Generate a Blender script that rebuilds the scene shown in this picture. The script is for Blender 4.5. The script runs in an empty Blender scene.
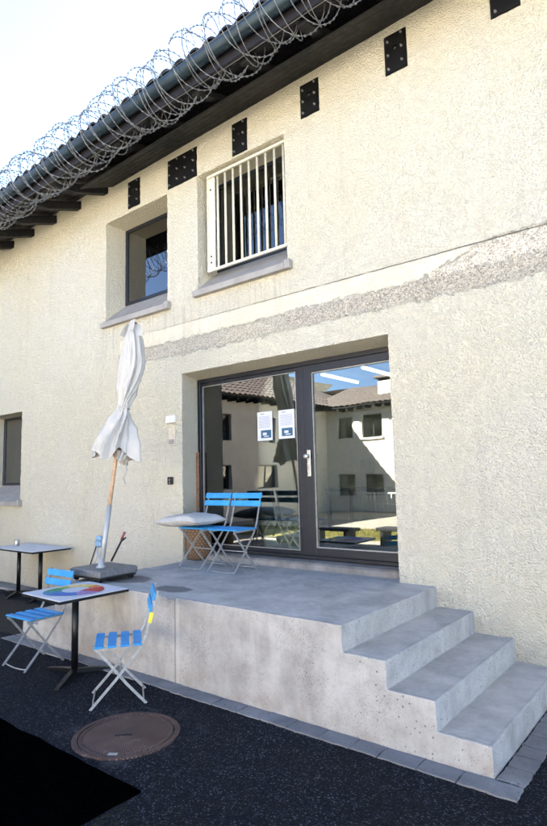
import bpy, math, random
from mathutils import Vector, Matrix, noise
random.seed(7)
S = bpy.context.scene
COL = S.collection
rad = math.radians

# ------------------------------------------------------------------ camera
cam = bpy.data.cameras.new('camera'); co = bpy.data.objects.new('camera', cam); COL.objects.link(co)
def basis(yaw, pitch, roll):
    cy, sy, cp, sp = math.cos(yaw), math.sin(yaw), math.cos(pitch), math.sin(pitch)
    f = Vector((sy*cp, cy*cp, sp)); r = Vector((cy, -sy, 0)); u = r.cross(f)
    c, s = math.cos(roll), math.sin(roll)
    return c*r+s*u, -s*r+c*u, f
r_, u_, f_ = basis(-0.6722, 0.1121, -0.0249)
m = Matrix((( r_.x, u_.x, -f_.x, 2.1449), (r_.y, u_.y, -f_.y, -4.9586), (r_.z, u_.z, -f_.z, 1.7016), (0, 0, 0, 1)))
co.matrix_world = m
cam.sensor_fit = 'VERTICAL'; cam.sensor_height = 36; cam.lens = 36*570.14/826
cam.clip_start = 0.05; cam.clip_end = 3000
S.camera = co

# ------------------------------------------------------------------ light
SUN_EL, SUN_AZ = 39, -41            # the sun stands behind the building
w = bpy.data.worlds.new('World'); S.world = w; w.use_nodes = True
nt = w.node_tree; sky = nt.nodes.new('ShaderNodeTexSky'); sky.sky_type = 'NISHITA'; sky.sun_disc = False
sky.sun_elevation = rad(SUN_EL); sky.sun_rotation = rad(SUN_AZ); sky.altitude = 400; sky.air_density = 0.52; sky.dust_density = 0.04
nt.links.new(sky.outputs[0], nt.nodes['Background'].inputs[0]); nt.nodes['Background'].inputs[1].default_value = 0.055
sl = bpy.data.lights.new('sun', 'SUN'); sl.energy = 5.0; sl.angle = rad(0.5); sl.color = (1, .94, .84)
so = bpy.data.objects.new('sun', sl); COL.objects.link(so)
sd = Vector((math.sin(rad(SUN_AZ))*math.cos(rad(SUN_EL)), math.cos(rad(SUN_AZ))*math.cos(rad(SUN_EL)), math.sin(rad(SUN_EL))))
so.rotation_euler = sd.to_track_quat('Z', 'Y').to_euler(); so.location = (-6, 8, 14)
S.view_settings.view_transform = 'Standard'; S.view_settings.look = 'None'
S.view_settings.exposure = 4.12; S.view_settings.gamma = 1
S.render.engine = 'CYCLES'
S.cycles.max_bounces = 8; S.cycles.diffuse_bounces = 5; S.cycles.transparent_max_bounces = 16
S.cycles.caustics_reflective = False; S.cycles.caustics_refractive = False

# ------------------------------------------------------------------ materials
class NT:
    def __init__(s, name):
        s.m = bpy.data.materials.new(name); s.m.use_nodes = True; s.t = s.m.node_tree
        s.b = s.t.nodes['Principled BSDF']; s.out = s.t.nodes['Material Output']
        s.tc = s.t.nodes.new('ShaderNodeTexCoord'); s.co = s.tc.outputs['Object']
    def n(s, kind, **kw):
        x = s.t.nodes.new(kind)
        for k, v in kw.items():
            if k.startswith('i_'):
                x.inputs[k[2:]].default_value = v
            else: setattr(x, k, v)
        return x
    def l(s, a, b): s.t.links.new(a, b)
    def noise(s, scale, detail=4, rough=.55, co=None, dist=0):
        x = s.n('ShaderNodeTexNoise'); x.inputs['Scale'].default_value = scale; x.inputs['Detail'].default_value = detail
        x.inputs['Roughness'].default_value = rough; x.inputs['Distortion'].default_value = dist
        s.l(co or s.co, x.inputs['Vector']); return x.outputs['Fac']
    def vor(s, scale, feature='F1', out='Distance', co=None, rnd=1):
        x = s.n('ShaderNodeTexVoronoi', feature=feature); x.inputs['Scale'].default_value = scale
        x.inputs['Randomness'].default_value = rnd
        s.l(co or s.co, x.inputs['Vector']); return x.outputs[out]
    def ramp(s, fac, *stops):
        x = s.n('ShaderNodeValToRGB'); e = x.color_ramp.elements
        while len(e) < len(stops): e.new(.5)
        for q, (p, c) in zip(e, stops):
            q.position = p; q.color = (c, c, c, 1) if isinstance(c, (int, float)) else (*c, 1)
        s.l(fac, x.inputs[0]); return x.outputs[0]
    def mix(s, f, a, b, mode='MIX'):
        x = s.n('ShaderNodeMix', data_type='RGBA', blend_type=mode)
        for i, v in ((0, f), (6, a), (7, b)):
            if isinstance(v, (int, float)): x.inputs[i].default_value = v if i == 0 else (v, v, v, 1)
            elif isinstance(v, tuple): x.inputs[i].default_value = (*v, 1)
            else: s.l(v, x.inputs[i])
        return x.outputs[2]
    def math(s, op, a, b=0, c=None):
        x = s.n('ShaderNodeMath', operation=op)
        for i, v in enumerate((a, b) if c is None else (a, b, c)):
            if isinstance(v, (int, float)): x.inputs[i].default_value = v
            else: s.l(v, x.inputs[i])
        return x.outputs[0]
    def smooth(s, v, lo, hi, a=0, b=1):
        x = s.n('ShaderNodeMapRange', interpolation_type='SMOOTHSTEP')
        s.l(v, x.inputs[0])
        for i, q in enumerate((lo, hi, a, b)): x.inputs[i+1].default_value = q
        return x.outputs[0]
    def sep(s):
        x = s.n('ShaderNodeSeparateXYZ'); s.l(s.co, x.inputs[0]); return x.outputs
    def bump(s, h, strength=.5, dist=.01, prev=None):
        x = s.n('ShaderNodeBump'); x.inputs['Strength'].default_value = strength; x.inputs['Distance'].default_value = dist
        s.l(h, x.inputs['Height'])
        if prev is not None: s.l(prev, x.inputs['Normal'])
        return x.outputs[0]
    def done(s, col=None, rough=.6, metal=0, normal=None, spec=None):
        if col is not None:
            if isinstance(col, tuple): s.b.inputs['Base Color'].default_value = (*col, 1)
            else: s.l(col, s.b.inputs['Base Color'])
        if isinstance(rough, (int, float)): s.b.inputs['Roughness'].default_value = rough
        else: s.l(rough, s.b.inputs['Roughness'])
        s.b.inputs['Metallic'].default_value = metal
        if spec is not None: s.b.inputs['Specular IOR Level'].default_value = spec
        if normal is not None: s.l(normal, s.b.inputs['Normal'])
        return s.m
M = {}
def simple(name, col, rough=.5, metal=0, var=.15, scale=14, bump=.0, bscale=60, spec=None):
    k = NT(name); n = k.noise(scale, 5)
    a = tuple(c*(1-var) for c in col); b = tuple(min(1, c*(1+var)) for c in col)
    c = k.mix(k.ramp(n, (.3, 0), (.7, 1)), a, b)
    nm = k.bump(k.noise(bscale, 3), bump, .004) if bump else None
    rr = k.smooth(k.noise(scale*2.3, 3), .3, .7, max(0, rough-.08), min(1, rough+.08))
    M[name] = k.done(c, rr, metal, nm, spec); return M[name]

# roughcast render on the facade
k = NT('roughcast'); X, Y, Z = k.sep()
cl = k.noise(.6, 3); fine = k.noise(85, 5, .7); pits = k.vor(62)
base = k.mix(k.ramp(cl, (.35, 0), (.7, 1)), (.84, .775, .59), (.86, .81, .675))
base = k.mix(k.ramp(k.noise(9, 5), (.35, .0), (.75, .2)), base, (.66, .61, .49))
# dark specks where the coat has lost grains, more to the right
sp = k.math('LESS_THAN', k.vor(44), k.math('MULTIPLY', k.smooth(k.noise(1.3, 3), .36, .66), k.smooth(X, -4, .8, .10, .23)))
base = k.mix(k.math('MULTIPLY', sp, .6), base, (.30, .26, .20))
drips = k.n('ShaderNodeMapping'); k.l(k.co, drips.inputs[0]); drips.inputs['Scale'].default_value = (7, 7, .35)
dr = k.noise(1, 4, co=drips.outputs[0])
base = k.mix(k.ramp(dr, (.54, 0), (.80, .2)), base, (.50, .46, .38))
ds = k.math('MULTIPLY', k.smooth(Z, 3.1, 3.95), k.smooth(Z, 4.0, 3.96))
inx = k.math('MULTIPLY', k.smooth(X, -5.05, -5.0), k.smooth(X, -1.42, -1.47))
dm = k.n('ShaderNodeMapping'); k.l(k.co, dm.inputs[0]); dm.inputs['Scale'].default_value = (14, 1, .5)
base = k.mix(k.math('MULTIPLY', k.math('MULTIPLY', ds, inx), k.smooth(k.noise(1, 5, .6, co=dm.outputs[0]), .46, .75, 0, .5)), base, (.42, .39, .33))
low = k.smooth(Z, .9, .0)
base = k.mix(k.math('MULTIPLY', low, k.math('MULTIPLY', k.noise(3, 5), .7)), base, (.42, .38, .31))
# old band of exposed aggregate where a canopy was taken away
wob = k.math('MULTIPLY', k.math('SUBTRACT', k.noise(6, 9, .78), .5), .30)
zz = k.math('ADD', Z, wob); xx = k.math('ADD', X, k.math('MULTIPLY', wob, 2))
lowb = k.math('MULTIPLY', k.smooth(zz, 3.30, 3.345), k.smooth(k.math('ADD', zz, k.smooth(X, -.1, .75, 0, -.22)), 3.545, 3.49))
lowb = k.math('MULTIPLY', lowb, k.smooth(xx, -4.66, -4.6))
keep = k.smooth(k.noise(2.2, 5, .7), k.mix and .30, .46)
left = k.smooth(X, -2.6, -1.4)
lowb = k.math('MULTIPLY', lowb, k.math('MAXIMUM', left, k.math('MULTIPLY', keep, .8)))
agg = k.vor(88, out='Color'); aggv = k.n('ShaderNodeSeparateColor'); k.l(agg, aggv.inputs[0])
aggc = k.ramp(aggv.outputs[0], (0, (.22, .18, .14)), (.25, (.44, .385, .315)), (.6, (.62, .555, .46)), (1, (.82, .76, .64)))
patch = k.smooth(k.noise(13, 8, .75), .36, .50)
base = k.mix(k.math('MULTIPLY', k.math('MULTIPLY', lowb, k.math('ADD', k.math('MULTIPLY', patch, .55), .32)), 1), base, aggc)
upb = k.math('MULTIPLY', k.smooth(Z, 3.50, 3.53), k.smooth(Z, 3.725, 3.72)); upb = k.math('MULTIPLY', upb, k.smooth(X, -4.62, -4.58))
base = k.mix(k.math('MULTIPLY', k.math('MULTIPLY', upb, k.math('SUBTRACT', 1, lowb)), k.smooth(k.noise(4, 6, .7), .35, .6, .15, .5)), base, (.66, .58, .44))
gr = k.math('MULTIPLY', k.smooth(k.math('ABSOLUTE', k.math('SUBTRACT', Z, 3.725)), .008, .003), k.smooth(X, -4.62, 0, .15, .8))
gr = k.math('MULTIPLY', gr, k.smooth(k.noise(3, 5, .7), .34, .5, .35, 1))
gr = k.math('MULTIPLY', gr, k.smooth(X, -4.62, -4.58))
base = k.mix(gr, base, (.16, .14, .12))
flat = k.math('SUBTRACT', 1, k.math('MULTIPLY', upb, .5))
h = k.math('ADD', k.math('MULTIPLY', fine, k.math('MULTIPLY', flat, 1.0)), k.math('MULTIPLY', k.math('SUBTRACT', k.math('MULTIPLY', k.noise(21, 3), 1.6), k.smooth(pits, .15, .75)), k.math('MULTIPLY', flat, .75)))
h = k.math('SUBTRACT', h, k.math('MULTIPLY', gr, 1.2)); h = k.math('SUBTRACT', h, k.math('MULTIPLY', k.smooth(lowb, .3, .6), .9))
grain = k.math('MULTIPLY', k.smooth(k.noise(46, 3, .6), .50, .38), flat)
base = k.mix(k.math('MULTIPLY', k.smooth(k.vor(85), .38, .6), .12), base, (.52, .45, .32))
nm = k.bump(h, 1.0, .020); nm = k.bump(aggv.outputs[1], .5, .006, nm)
M['roughcast'] = k.done(base, .93, 0, nm, .2)

def concrete(name, c1, c2, joint=None):
    k = NT(name); X, Y, Z = k.sep()
    b = k.mix(k.ramp(k.noise(1.6, 6, .6, dist=.6), (.35, 0), (.68, 1)), c1, c2)
    b = k.mix(k.ramp(k.noise(9, 8, .75), (.45, 0), (.72, .38)), b, tuple(c*.5 for c in c1))
    st = k.n('ShaderNodeMapping'); k.l(k.co, st.inputs[0]); st.inputs['Scale'].default_value = (9, 9, 1.1)
    b = k.mix(k.ramp(k.noise(1, 5, co=st.outputs[0]), (.5, 0), (.75, .35)), b, tuple(c*1.2 for c in c2))
    wm = k.n('ShaderNodeMapping'); k.l(k.co, wm.inputs[0]); wm.inputs['Scale'].default_value = (1, 1, 1)
    pit = k.math('LESS_THAN', k.vor(24), k.math('MULTIPLY', k.smooth(k.noise(1.7, 4, .7), .34, .66), .155))
    pit2 = k.math('LESS_THAN', k.vor(70), k.math('MULTIPLY', k.smooth(k.noise(2.6, 3), .26, .66), .24))
    p = k.math('MAXIMUM', pit, pit2)
    b = k.mix(k.math('MULTIPLY', p, .7), b, (.07, .06, .055))
    if joint:
        b = k.mix(k.math('MULTIPLY', k.smooth(Z, .28, .0), k.ramp(k.noise(5, 6), (.4, 0), (.7, .8))), b, (.30, .255, .21))
        j = k.smooth(k.math('ABSOLUTE', k.math('SUBTRACT', X, joint)), .010, .004)
        j2 = k.smooth(k.math('ABSOLUTE', k.math('SUBTRACT', X, joint+.03)), .03, .012)
        b = k.mix(k.math('MULTIPLY', j2, .35), b, (.62, .58, .52)); b = k.mix(k.math('MULTIPLY', j, .55), b, (.12, .11, .10))
        up = k.n('ShaderNodeNewGeometry'); us = k.n('ShaderNodeSeparateXYZ'); k.l(up.outputs['Normal'], us.inputs[0])
        top = k.smooth(us.outputs[2], .6, .9)
        b = k.mix(top, b, k.mix(k.ramp(k.noise(3.1, 9, .72, dist=.25), (.36, 0), (.66, 1)), (.36, .34, .305), (.56, .53, .48)))
        # trowelled line just behind each nosing
        gx = k.math('ABSOLUTE', k.math('SUBTRACT', k.math('FRACT', k.math('DIVIDE', k.math('ADD', X, .022+3.21), .321)), .0))
        gx = k.math('MULTIPLY', k.smooth(gx, .016, .004), k.smooth(X, -.06, -.05))
        gy = k.smooth(k.math('ABSOLUTE', k.math('SUBTRACT', Y, -1.565)), .006, .002)
        b = k.mix(k.math('MULTIPLY', k.math('MULTIPLY', top, k.math('MAXIMUM', gx, gy)), k.smooth(k.noise(7, 4), .35, .6, .1, .6)), b, (.13, .125, .12))
        # ring stain, and the parasol base's soft shadow painted into the slab colour
        for (sx, sy, sw, sh) in ((-1.98, -1.33, .23, .13), (-2.78, -1.22, .3, .2)):
            dx = k.math('DIVIDE', k.math('SUBTRACT', X, sx), sw); dy = k.math('DIVIDE', k.math('SUBTRACT', Y, sy), sh)
            d = k.math('SQRT', k.math('ADD', k.math('MULTIPLY', dx, dx), k.math('MULTIPLY', dy, dy)))
            d = k.math('ADD', d, k.math('MULTIPLY', k.math('SUBTRACT', k.noise(7, 4), .5), .5))
            b = k.mix(k.math('MULTIPLY', top, k.smooth(d, 1.05, .8, 0, .75)), b, (.10, .093, .088))
    h = k.math('SUBTRACT', k.math('MULTIPLY', k.noise(60, 5, .7), .25), p)
    nm = k.bump(h, .6, .005)
    gnl = k.noise(130, 3, .7)
    b = k.mix(k.math('MULTIPLY', k.smooth(gnl, .56, .70), .35), b, tuple(c*.5 for c in c1))
    M[name] = k.done(b, .85, 0, k.bump(gnl, .4, .003, nm), .25)
concrete('concrete', (.34, .32, .295), (.52, .50, .465), joint=-1.66)
concrete('sill_concrete', (.36, .34, .32), (.46, .44, .42))
concrete('threshold_concrete', (.19, .17, .15), (.36, .34, .31))
concrete('sett_stone', (.15, .148, .145), (.27, .265, .26))

k = NT('asphalt'); X, Y, Z = k.sep()
vc = k.vor(125, out='Color'); vs = k.n('ShaderNodeSeparateColor'); k.l(vc, vs.inputs[0])
b = k.ramp(vs.outputs[0], (0, (.001, .0012, .002)), (.5, (.0035, .0042, .0075)), (.75, (.009, .0115, .018)), (.90, (.028, .034, .05)), (1, (.12, .13, .16)))
b = k.mix(k.ramp(k.noise(1.1, 5), (.35, 0), (.7, .6)), b, (.003, .0035, .006))
dx = k.math('SUBTRACT', X, -1.2); dy = k.math('SUBTRACT', Y, -2.43)
d = k.math('SQRT', k.math('ADD', k.math('MULTIPLY', dx, dx), k.math('MULTIPLY', dy, dy)))
dust = k.math('MULTIPLY', k.smooth(d, .58, .36), k.smooth(k.noise(6, 6, .7), .45, .72))
b = k.mix(k.math('MULTIPLY', dust, .55), b, (.10, .10, .105))
fl = k.smooth(k.math('ADD', Y, k.math('MULTIPLY', k.noise(4, 4), .3)), -2.7, -3.0)
b = k.mix(k.math('MULTIPLY', fl, k.math('MULTIPLY', k.smooth(X, .1, -.5), k.smooth(k.noise(28, 4), .5, .62))), b, (.02, .024, .008))
far = k.smooth(Y, -4.6, -5.2)
b = k.mix(far, b, k.mix(k.noise(3, 5), (.36, .335, .29), (.46, .43, .37)))
nm = k.bump(k.math('ADD', vs.outputs[1], k.math('MULTIPLY', k.vor(125), -1.5)), .9, .006)
M['asphalt'] = k.done(b, .85, 0, nm, .18)

k = NT('soil'); b = k.ramp(k.noise(30, 6, .7), (.3, (.004, .003, .002)), (.55, (.014, .010, .005)), (.8, (.03, .024, .010)))
M['soil'] = k.done(b, .95, 0, k.bump(k.noise(45, 5), 1, .02))
k = NT('grass'); b = k.ramp(k.noise(3, 6, .7), (.3, (.10, .10, .02)), (.7, (.22, .19, .045)))
M['grass'] = k.done(b, .9, 0, k.bump(k.noise(80, 4), 1, .02))

# glass pane: clear from straight on, mirror-like at a slant, double glazed
k = NT('glass'); k.t.nodes.remove(k.b)
fr = k.n('ShaderNodeFresnel'); fr.inputs[0].default_value = 1.52
fac = k.math('MINIMUM', k.math('MULTIPLY', fr.outputs[0], 2.7), 1)
tr = k.n('ShaderNodeBsdfTransparent'); tr.inputs[0].default_value = (.72, .78, .76, 1)
gl = k.n('ShaderNodeBsdfGlossy'); gl.inputs['Roughness'].default_value = 0; gl.inputs[0].default_value = (.97, .965, .94, 1)
wv = k.bump(k.noise(1.3, 1), .07, .02); k.l(wv, gl.inputs['Normal'])
mx = k.n('ShaderNodeMixShader'); k.l(fac, mx.inputs[0]); k.l(tr.outputs[0], mx.inputs[1]); k.l(gl.outputs[0], mx.inputs[2]); k.l(mx.outputs[0], k.out.inputs[0])
M['glass'] = k.m

simple('frame_dark', (.007, .009, .015), .42, 0, .2)
simple('frame_seal', (.32, .32, .31), .4, .3)
simple('cream_paint', (.66, .62, .50), .5, 0, .12, 20, .2)
simple('sill_grey', (.30, .28, .255), .62, 0, .14, 6, .3, 90)
simple('iron_black', (.004, .004, .0045), .45, .2, .3, 25, .3)
simple('bolt', (.22, .22, .21), .5, .4)
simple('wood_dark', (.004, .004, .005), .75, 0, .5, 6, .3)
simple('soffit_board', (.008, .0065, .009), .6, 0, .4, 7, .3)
simple('gutter_metal', (.025, .042, .055), .38, .4, .3, 5)
simple('tile', (.016, .015, .018), .8, 0, .4, 9, .5)
simple('tile_far', (.145, .12, .11), .85, 0, .3, 7, .5)
simple('galvanised', (.5, .5, .49), .38, .75, .15)
simple('wire_grey', (.16, .16, .155), .5, .1, .25)
simple('steel_leg', (.36, .36, .35), .45, .4, .22, 30, .2)
k = NT('slat_blue')
b = k.mix(k.ramp(k.noise(9, 5), (.3, 0), (.7, 1)), (.018, .24, .54), (.035, .32, .66))
gn = k.n('ShaderNodeMapping'); k.l(k.co, gn.inputs[0]); gn.inputs['Scale'].default_value = (6, 90, 90)
b = k.mix(k.smooth(k.noise(1, 5, .7, co=gn.outputs[0]), .52, .72, 0, .3), b, (.01, .13, .36))
ch = k.math('MULTIPLY', k.smooth(k.noise(55, 6, .8), .62, .66), .8)
b = k.mix(ch, b, (.38, .36, .33))
M['slat_blue'] = k.done(b, .5, 0, k.bump(k.noise(1, 4, co=gn.outputs[0]), .3, .003))
simple('yellow_tape', (.75, .62, .04), .5)
simple('table_black', (.006, .006, .007), .4, .2, .3)
simple('table_white', (.58, .59, .61), .6, 0, .05, 8, spec=.25)
simple('cushion', (.50, .49, .46), .95, 0, .1, 12, .5, 160)
simple('canvas', (.50, .475, .43), .9, 0, .06, 5, .5, 240)
simple('canvas_dark', (.20, .20, .19), .9)
simple('pole_wood', (.52, .33, .20), .6, 0, .25, 22, .3)
simple('finial_wood', (.20, .065, .035), .5)
simple('pole_metal', (.42, .42, .41), .45, .3, .08, 6)
simple('slab_stone', (.15, .15, .15), .6, 0, .3, 30, .5, 80)
simple('rubber', (.006, .006, .006), .7)
simple('rope', (.40, .38, .35), .9)
simple('tool_blue', (.20, .34, .48), .45)
simple('tool_pink', (.32, .08, .07), .5)
k = NT('wicker'); X, Y, Z = k.sep()
an = k.math('ARCTAN2', Y, X); row = k.math('FLOOR', k.math('MULTIPLY', Z, 32))
sv = k.math('SINE', k.math('ADD', k.math('MULTIPLY', an, 22), k.math('MULTIPLY', row, math.pi))); sz = k.math('ABSOLUTE', k.math('SINE', k.math('MULTIPLY', Z, 32*math.pi)))
wv_ = k.math('MULTIPLY', k.smooth(sv, -.9, .6), k.smooth(sz, .1, .7))
b = k.mix(wv_, (.15, .085, .045), k.mix(k.noise(14, 4), (.24, .145, .08), (.36, .23, .13)))
M['wicker'] = k.done(b, .75, 0, k.bump(wv_, 1, .012))
simple('lath_wood', (.23, .12, .07), .8, 0, .3, 20, .4)
simple('paper', (.58, .59, .62), .6, 0, .02)
simple('paper_print', (.12, .14, .18), .6)
simple('paper_picture', (.02, .09, .16), .5, 0, .6, 60)
simple('plastic_white', (.72, .72, .70), .4)
simple('beige_plate', (.62, .53, .40), .6, 0, .15, 30)
simple('room_wall', (.60, .60, .56), .9, 0, .08)
simple('room_light', (.62, .62, .55), .9, 0, .08)
simple('room_floor', (.10, .095, .09), .5)
simple('far_wall', (.62, .575, .50), .9, 0, .1, 2, .6, 30)
simple('far_dark', (.03, .03, .035), .5)
simple('blind_orange', (.42, .20, .09), .8)
simple('blind_white', (.60, .60, .58), .8)
simple('chrome', (.7, .7, .7), .2, .9)
simple('brass_grey', (.62, .58, .50), .3, .8)
simple('mat_black', (.0009, .0009, .001), 1, 0, .9, 60, .8, 200, 0)
simple('blossom', (.75, .73, .70), .8, 0, .08)
simple('leaf', (.05, .08, .03), .6)
simple('tin', (.42, .40, .37), .35, .8)
for nme, c in (('ring_red', (.50, .06, .05)), ('ring_orange', (.70, .26, .07)), ('ring_yellow', (.78, .58, .16)), ('ring_lime', (.32, .42, .10)), ('ring_green', (.06, .28, .12)), ('ring_teal', (.06, .25, .38)), ('ring_blue', (.07, .17, .45)), ('ring_violet', (.35, .22, .42))):
    simple(nme, c, .6, 0, .22, 40, spec=.2)
k = NT('manhole_iron'); X, Y, Z = k.sep()
wx = k.math('SINE', k.math('MULTIPLY', k.math('ADD', X, k.math('MULTIPLY', Y, .25)), 330)); wy = k.math('SINE', k.math('MULTIPLY', k.math('SUBTRACT', Y, k.math('MULTIPLY', X, .25)), 330))
g = k.math('MULTIPLY', k.smooth(wx, -.5, .5), k.smooth(wy, -.5, .5))
b = k.mix(k.ramp(k.noise(5, 6), (.35, 0), (.7, 1)), (.13, .07, .055), (.27, .16, .13))
b = k.mix(k.math('SUBTRACT', .8, k.math('MULTIPLY', g, .8)), b, (.025, .018, .016))
b = k.mix(k.ramp(k.noise(11, 6), (.6, 0), (.78, .5)), b, (.24, .22, .21))
M['manhole_iron'] = k.done(b, .55, .35, k.bump(g, .8, .004))
k = NT('tube_light'); k.b.inputs['Emission Color'].default_value = (1, .98, .94, 1); k.b.inputs['Emission Strength'].default_value = .35
M['tube_light'] = k.done((.8, .8, .8))

# ------------------------------------------------------------------ mesh helpers
class MB:
    def __init__(s): s.v = []; s.f = []; s.sm = []; s.mi = []
    def add(s, vs, fs, smooth=False, mi=0):
        o = len(s.v); s.v += [tuple(v) for v in vs]
        for f in fs: s.f.append(tuple(i+o for i in f)); s.sm.append(smooth); s.mi.append(mi)
        return s
    def box(s, x0, x1, y0, y1, z0, z1, mi=0, mat=None):
        vs = [Vector((x, y, z)) for x in (x0, x1) for y in (y0, y1) for z in (z0, z1)]
        if mat is not None: vs = [mat @ v for v in vs]
        return s.add(vs, [(0, 1, 3, 2), (4, 6, 7, 5), (0, 4, 5, 1), (2, 3, 7, 6), (0, 2, 6, 4), (1, 5, 7, 3)], False, mi)
    def bbox(s, x0, x1, y0, y1, z0, z1, b=.004, mi=0, mat=None):
        # box with chamfered edges
        vs = []; 
        for z, i in ((z0, b), (z0+b, 0), (z1-b, 0), (z1, b)):
            for (cx, cy, sx, sy) in ((x0, y0, 1, 1), (x1, y0, -1, 1), (x1, y1, -1, -1), (x0, y1, 1, -1)):
                a = (cx+sx*(b+i), cy+sy*i, z); c = (cx+sx*i, cy+sy*(b+i), z)
                vs += [c, a] if (sx*sy) > 0 else [a, c]
        if mat is not None: vs = [mat @ Vector(v) for v in vs]
        fs = [tuple(range(7, -1, -1)), tuple(range(24, 32))]
        for r in range(3):
            for i in range(8): fs.append((r*8+i, r*8+(i+1) % 8, r*8+8+(i+1) % 8, r*8+8+i))
        return s.add(vs, fs, False, mi)
    def tube(s, pts, r, n=8, closed=False, mi=0, caps=True):
        pts = [Vector(p) for p in pts]; R = r if isinstance(r, (list, tuple)) else [r]*len(pts)
        vs = []; up = None; N = len(pts)
        for i, p in enumerate(pts):
            a = pts[(i-1) % N] if (i or closed) else pts[0]; b = pts[(i+1) % N] if (i < N-1 or closed) else pts[-1]
            t = (b-a).normalized()
            if up is None:
                up = Vector((0, 0, 1)) if abs(t.z) < .9 else Vector((1, 0, 0))
            sd_ = t.cross(up).normalized(); up = sd_.cross(t).normalized()
            for j in range(n):
                g = 2*math.pi*j/n; vs.append(p+(sd_*math.cos(g)+up*math.sin(g))*R[i])
        fs = []
        for i in range(N if closed else N-1):
            k2 = (i+1) % N
            for j in range(n): fs.append((i*n+j, i*n+(j+1) % n, k2*n+(j+1) % n, k2*n+j))
        if caps and not closed: fs += [tuple(range(n-1, -1, -1)), tuple(range((N-1)*n, N*n))]
        return s.add(vs, fs, n > 4, mi)
    def flat(s, pts, w, t, mi=0, side=Vector((1, 0, 0))):
        # flat bar bent along pts: width w in the plane of the bend, thickness t along side
        pts = [Vector(p) for p in pts]; vs = []; N = len(pts)
        for i, p in enumerate(pts):
            a = pts[max(0, i-1)]; b = pts[min(N-1, i+1)]; tt = (b-a).normalized(); q = tt.cross(side).normalized()
            for (u, v) in ((-1, -1), (1, -1), (1, 1), (-1, 1)): vs.append(p+q*u*w/2+side*v*t/2)
        fs = [(3, 2, 1, 0), tuple(range(4*(N-1), 4*N))]
        for i in range(N-1):
            for j in range(4): fs.append((i*4+j, i*4+(j+1) % 4, i*4+4+(j+1) % 4, i*4+4+j))
        return s.add(vs, fs, False, mi)
    def lathe(s, prof, n=24, c=(0, 0, 0), mi=0, smooth=True, fn=None):
        vs = []
        for (r, z) in prof:
            for j in range(n):
                g = 2*math.pi*j/n; rr = r*(fn(g, z) if fn else 1); vs.append((c[0]+rr*math.cos(g), c[1]+rr*math.sin(g), c[2]+z))
        fs = []
        for i in range(len(prof)-1):
            for j in range(n): fs.append((i*n+j, i*n+(j+1) % n, i*n+n+(j+1) % n, i*n+n+j))
        fs += [tuple(range(n-1, -1, -1)), tuple(range((len(prof)-1)*n, len(prof)*n))]
        return s.add(vs, fs, smooth, mi)
    def build(s, name, mats, parent=None):
        me = bpy.data.meshes.new(name); me.from_pydata(s.v, [], s.f); me.update()
        for mt in (mats if isinstance(mats, (list, tuple)) else [mats]): me.materials.append(M[mt])
        me.polygons.foreach_set('use_smooth', s.sm); me.polygons.foreach_set('material_index', s.mi)
        o = bpy.data.objects.new(name, me); COL.objects.link(o)
        if parent is not None: o.parent = parent
        return o
def tag(o, label=None, cat=None, group=None, kind=None):
    for a, v in (('label', label), ('category', cat), ('group', group), ('kind', kind)):
        if v: o[a] = v
    return o
def empty(name, loc=(0, 0, 0), rz=0, label=None, cat=None, group=None):
    o = bpy.data.objects.new(name, None); COL.objects.link(o); o.location = loc; o.rotation_euler = (0, 0, rz); o.empty_display_size = .1
    return tag(o, label, cat, group)
def kids(o): return [c for c in bpy.data.objects if c.parent == o]
def copy_tree(o, parent=None):
    c = o.copy(); COL.objects.link(c)
    if parent is not None: c.parent = parent
    for ch in kids(o): copy_tree(ch, c)
    return c
def steps(a, b, d):
    n = max(1, round((b-a)/d)); return [a+(b-a)*i/n for i in range(n+1)]

# ------------------------------------------------------------------ setting: ground
g = MB()
xs = [-400, -60, -20, -9, 6, 20, 60, 400]; ys = [-400, -60, -20, -4.4, 2, 20, 60, 400]
g.add([(x, y, 0) for x in xs for y in ys], [(i*8+j, i*8+8+j, i*8+9+j, i*8+j+1) for i in range(7) for j in range(7)])
tag(g.build('ground', 'asphalt'), kind='structure')
g = MB()
def blob_sheet(pts, z, sub=10, amp=.03):
    v = []
    for i, p in enumerate(pts):
        q = pts[(i+1) % len(pts)]
        for s_ in range(sub):
            t = s_/sub; x = p[0]+(q[0]-p[0])*t; y = p[1]+(q[1]-p[1])*t
            v.append((x+amp*(noise.noise(Vector((x*4, y*4, 1)))), y+amp*noise.noise(Vector((x*4, y*4, 9))), z))
    return v
vs = blob_sheet([(-9.5, -1.62), (-4.35, -1.62), (-4.25, -1.25), (-4.6, -.62), (-9.5, -.55)], .006, 14, .16)
g.add(vs, [tuple(range(len(vs)))])
tag(g.build('soil', 'soil'), kind='structure')
g = MB(); vs = blob_sheet([(-12, -10.5), (-2.5, -10.3), (-2.2, -7.7), (-9.6, -7.4), (-12, -8.2)], .008, 12, .2)
g.add(vs, [tuple(range(len(vs)))])
tag(g.build('lawn', 'grass'), kind='structure')
g = MB()
for i in range(5000):
    x = random.uniform(-9.5, -2.6); y = random.uniform(-10.2, -7.8); a = random.uniform(0, 6.3); h = random.uniform(.03, .09); ww = .008
    dx, dy = math.cos(a)*ww, math.sin(a)*ww
    g.add([(x-dx, y-dy, .006), (x+dx, y+dy, .006), (x+random.uniform(-.03, .03), y+random.uniform(-.03, .03), h)], [(0, 1, 2)])
tag(g.build('grass', 'grass'), kind='stuff')

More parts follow.
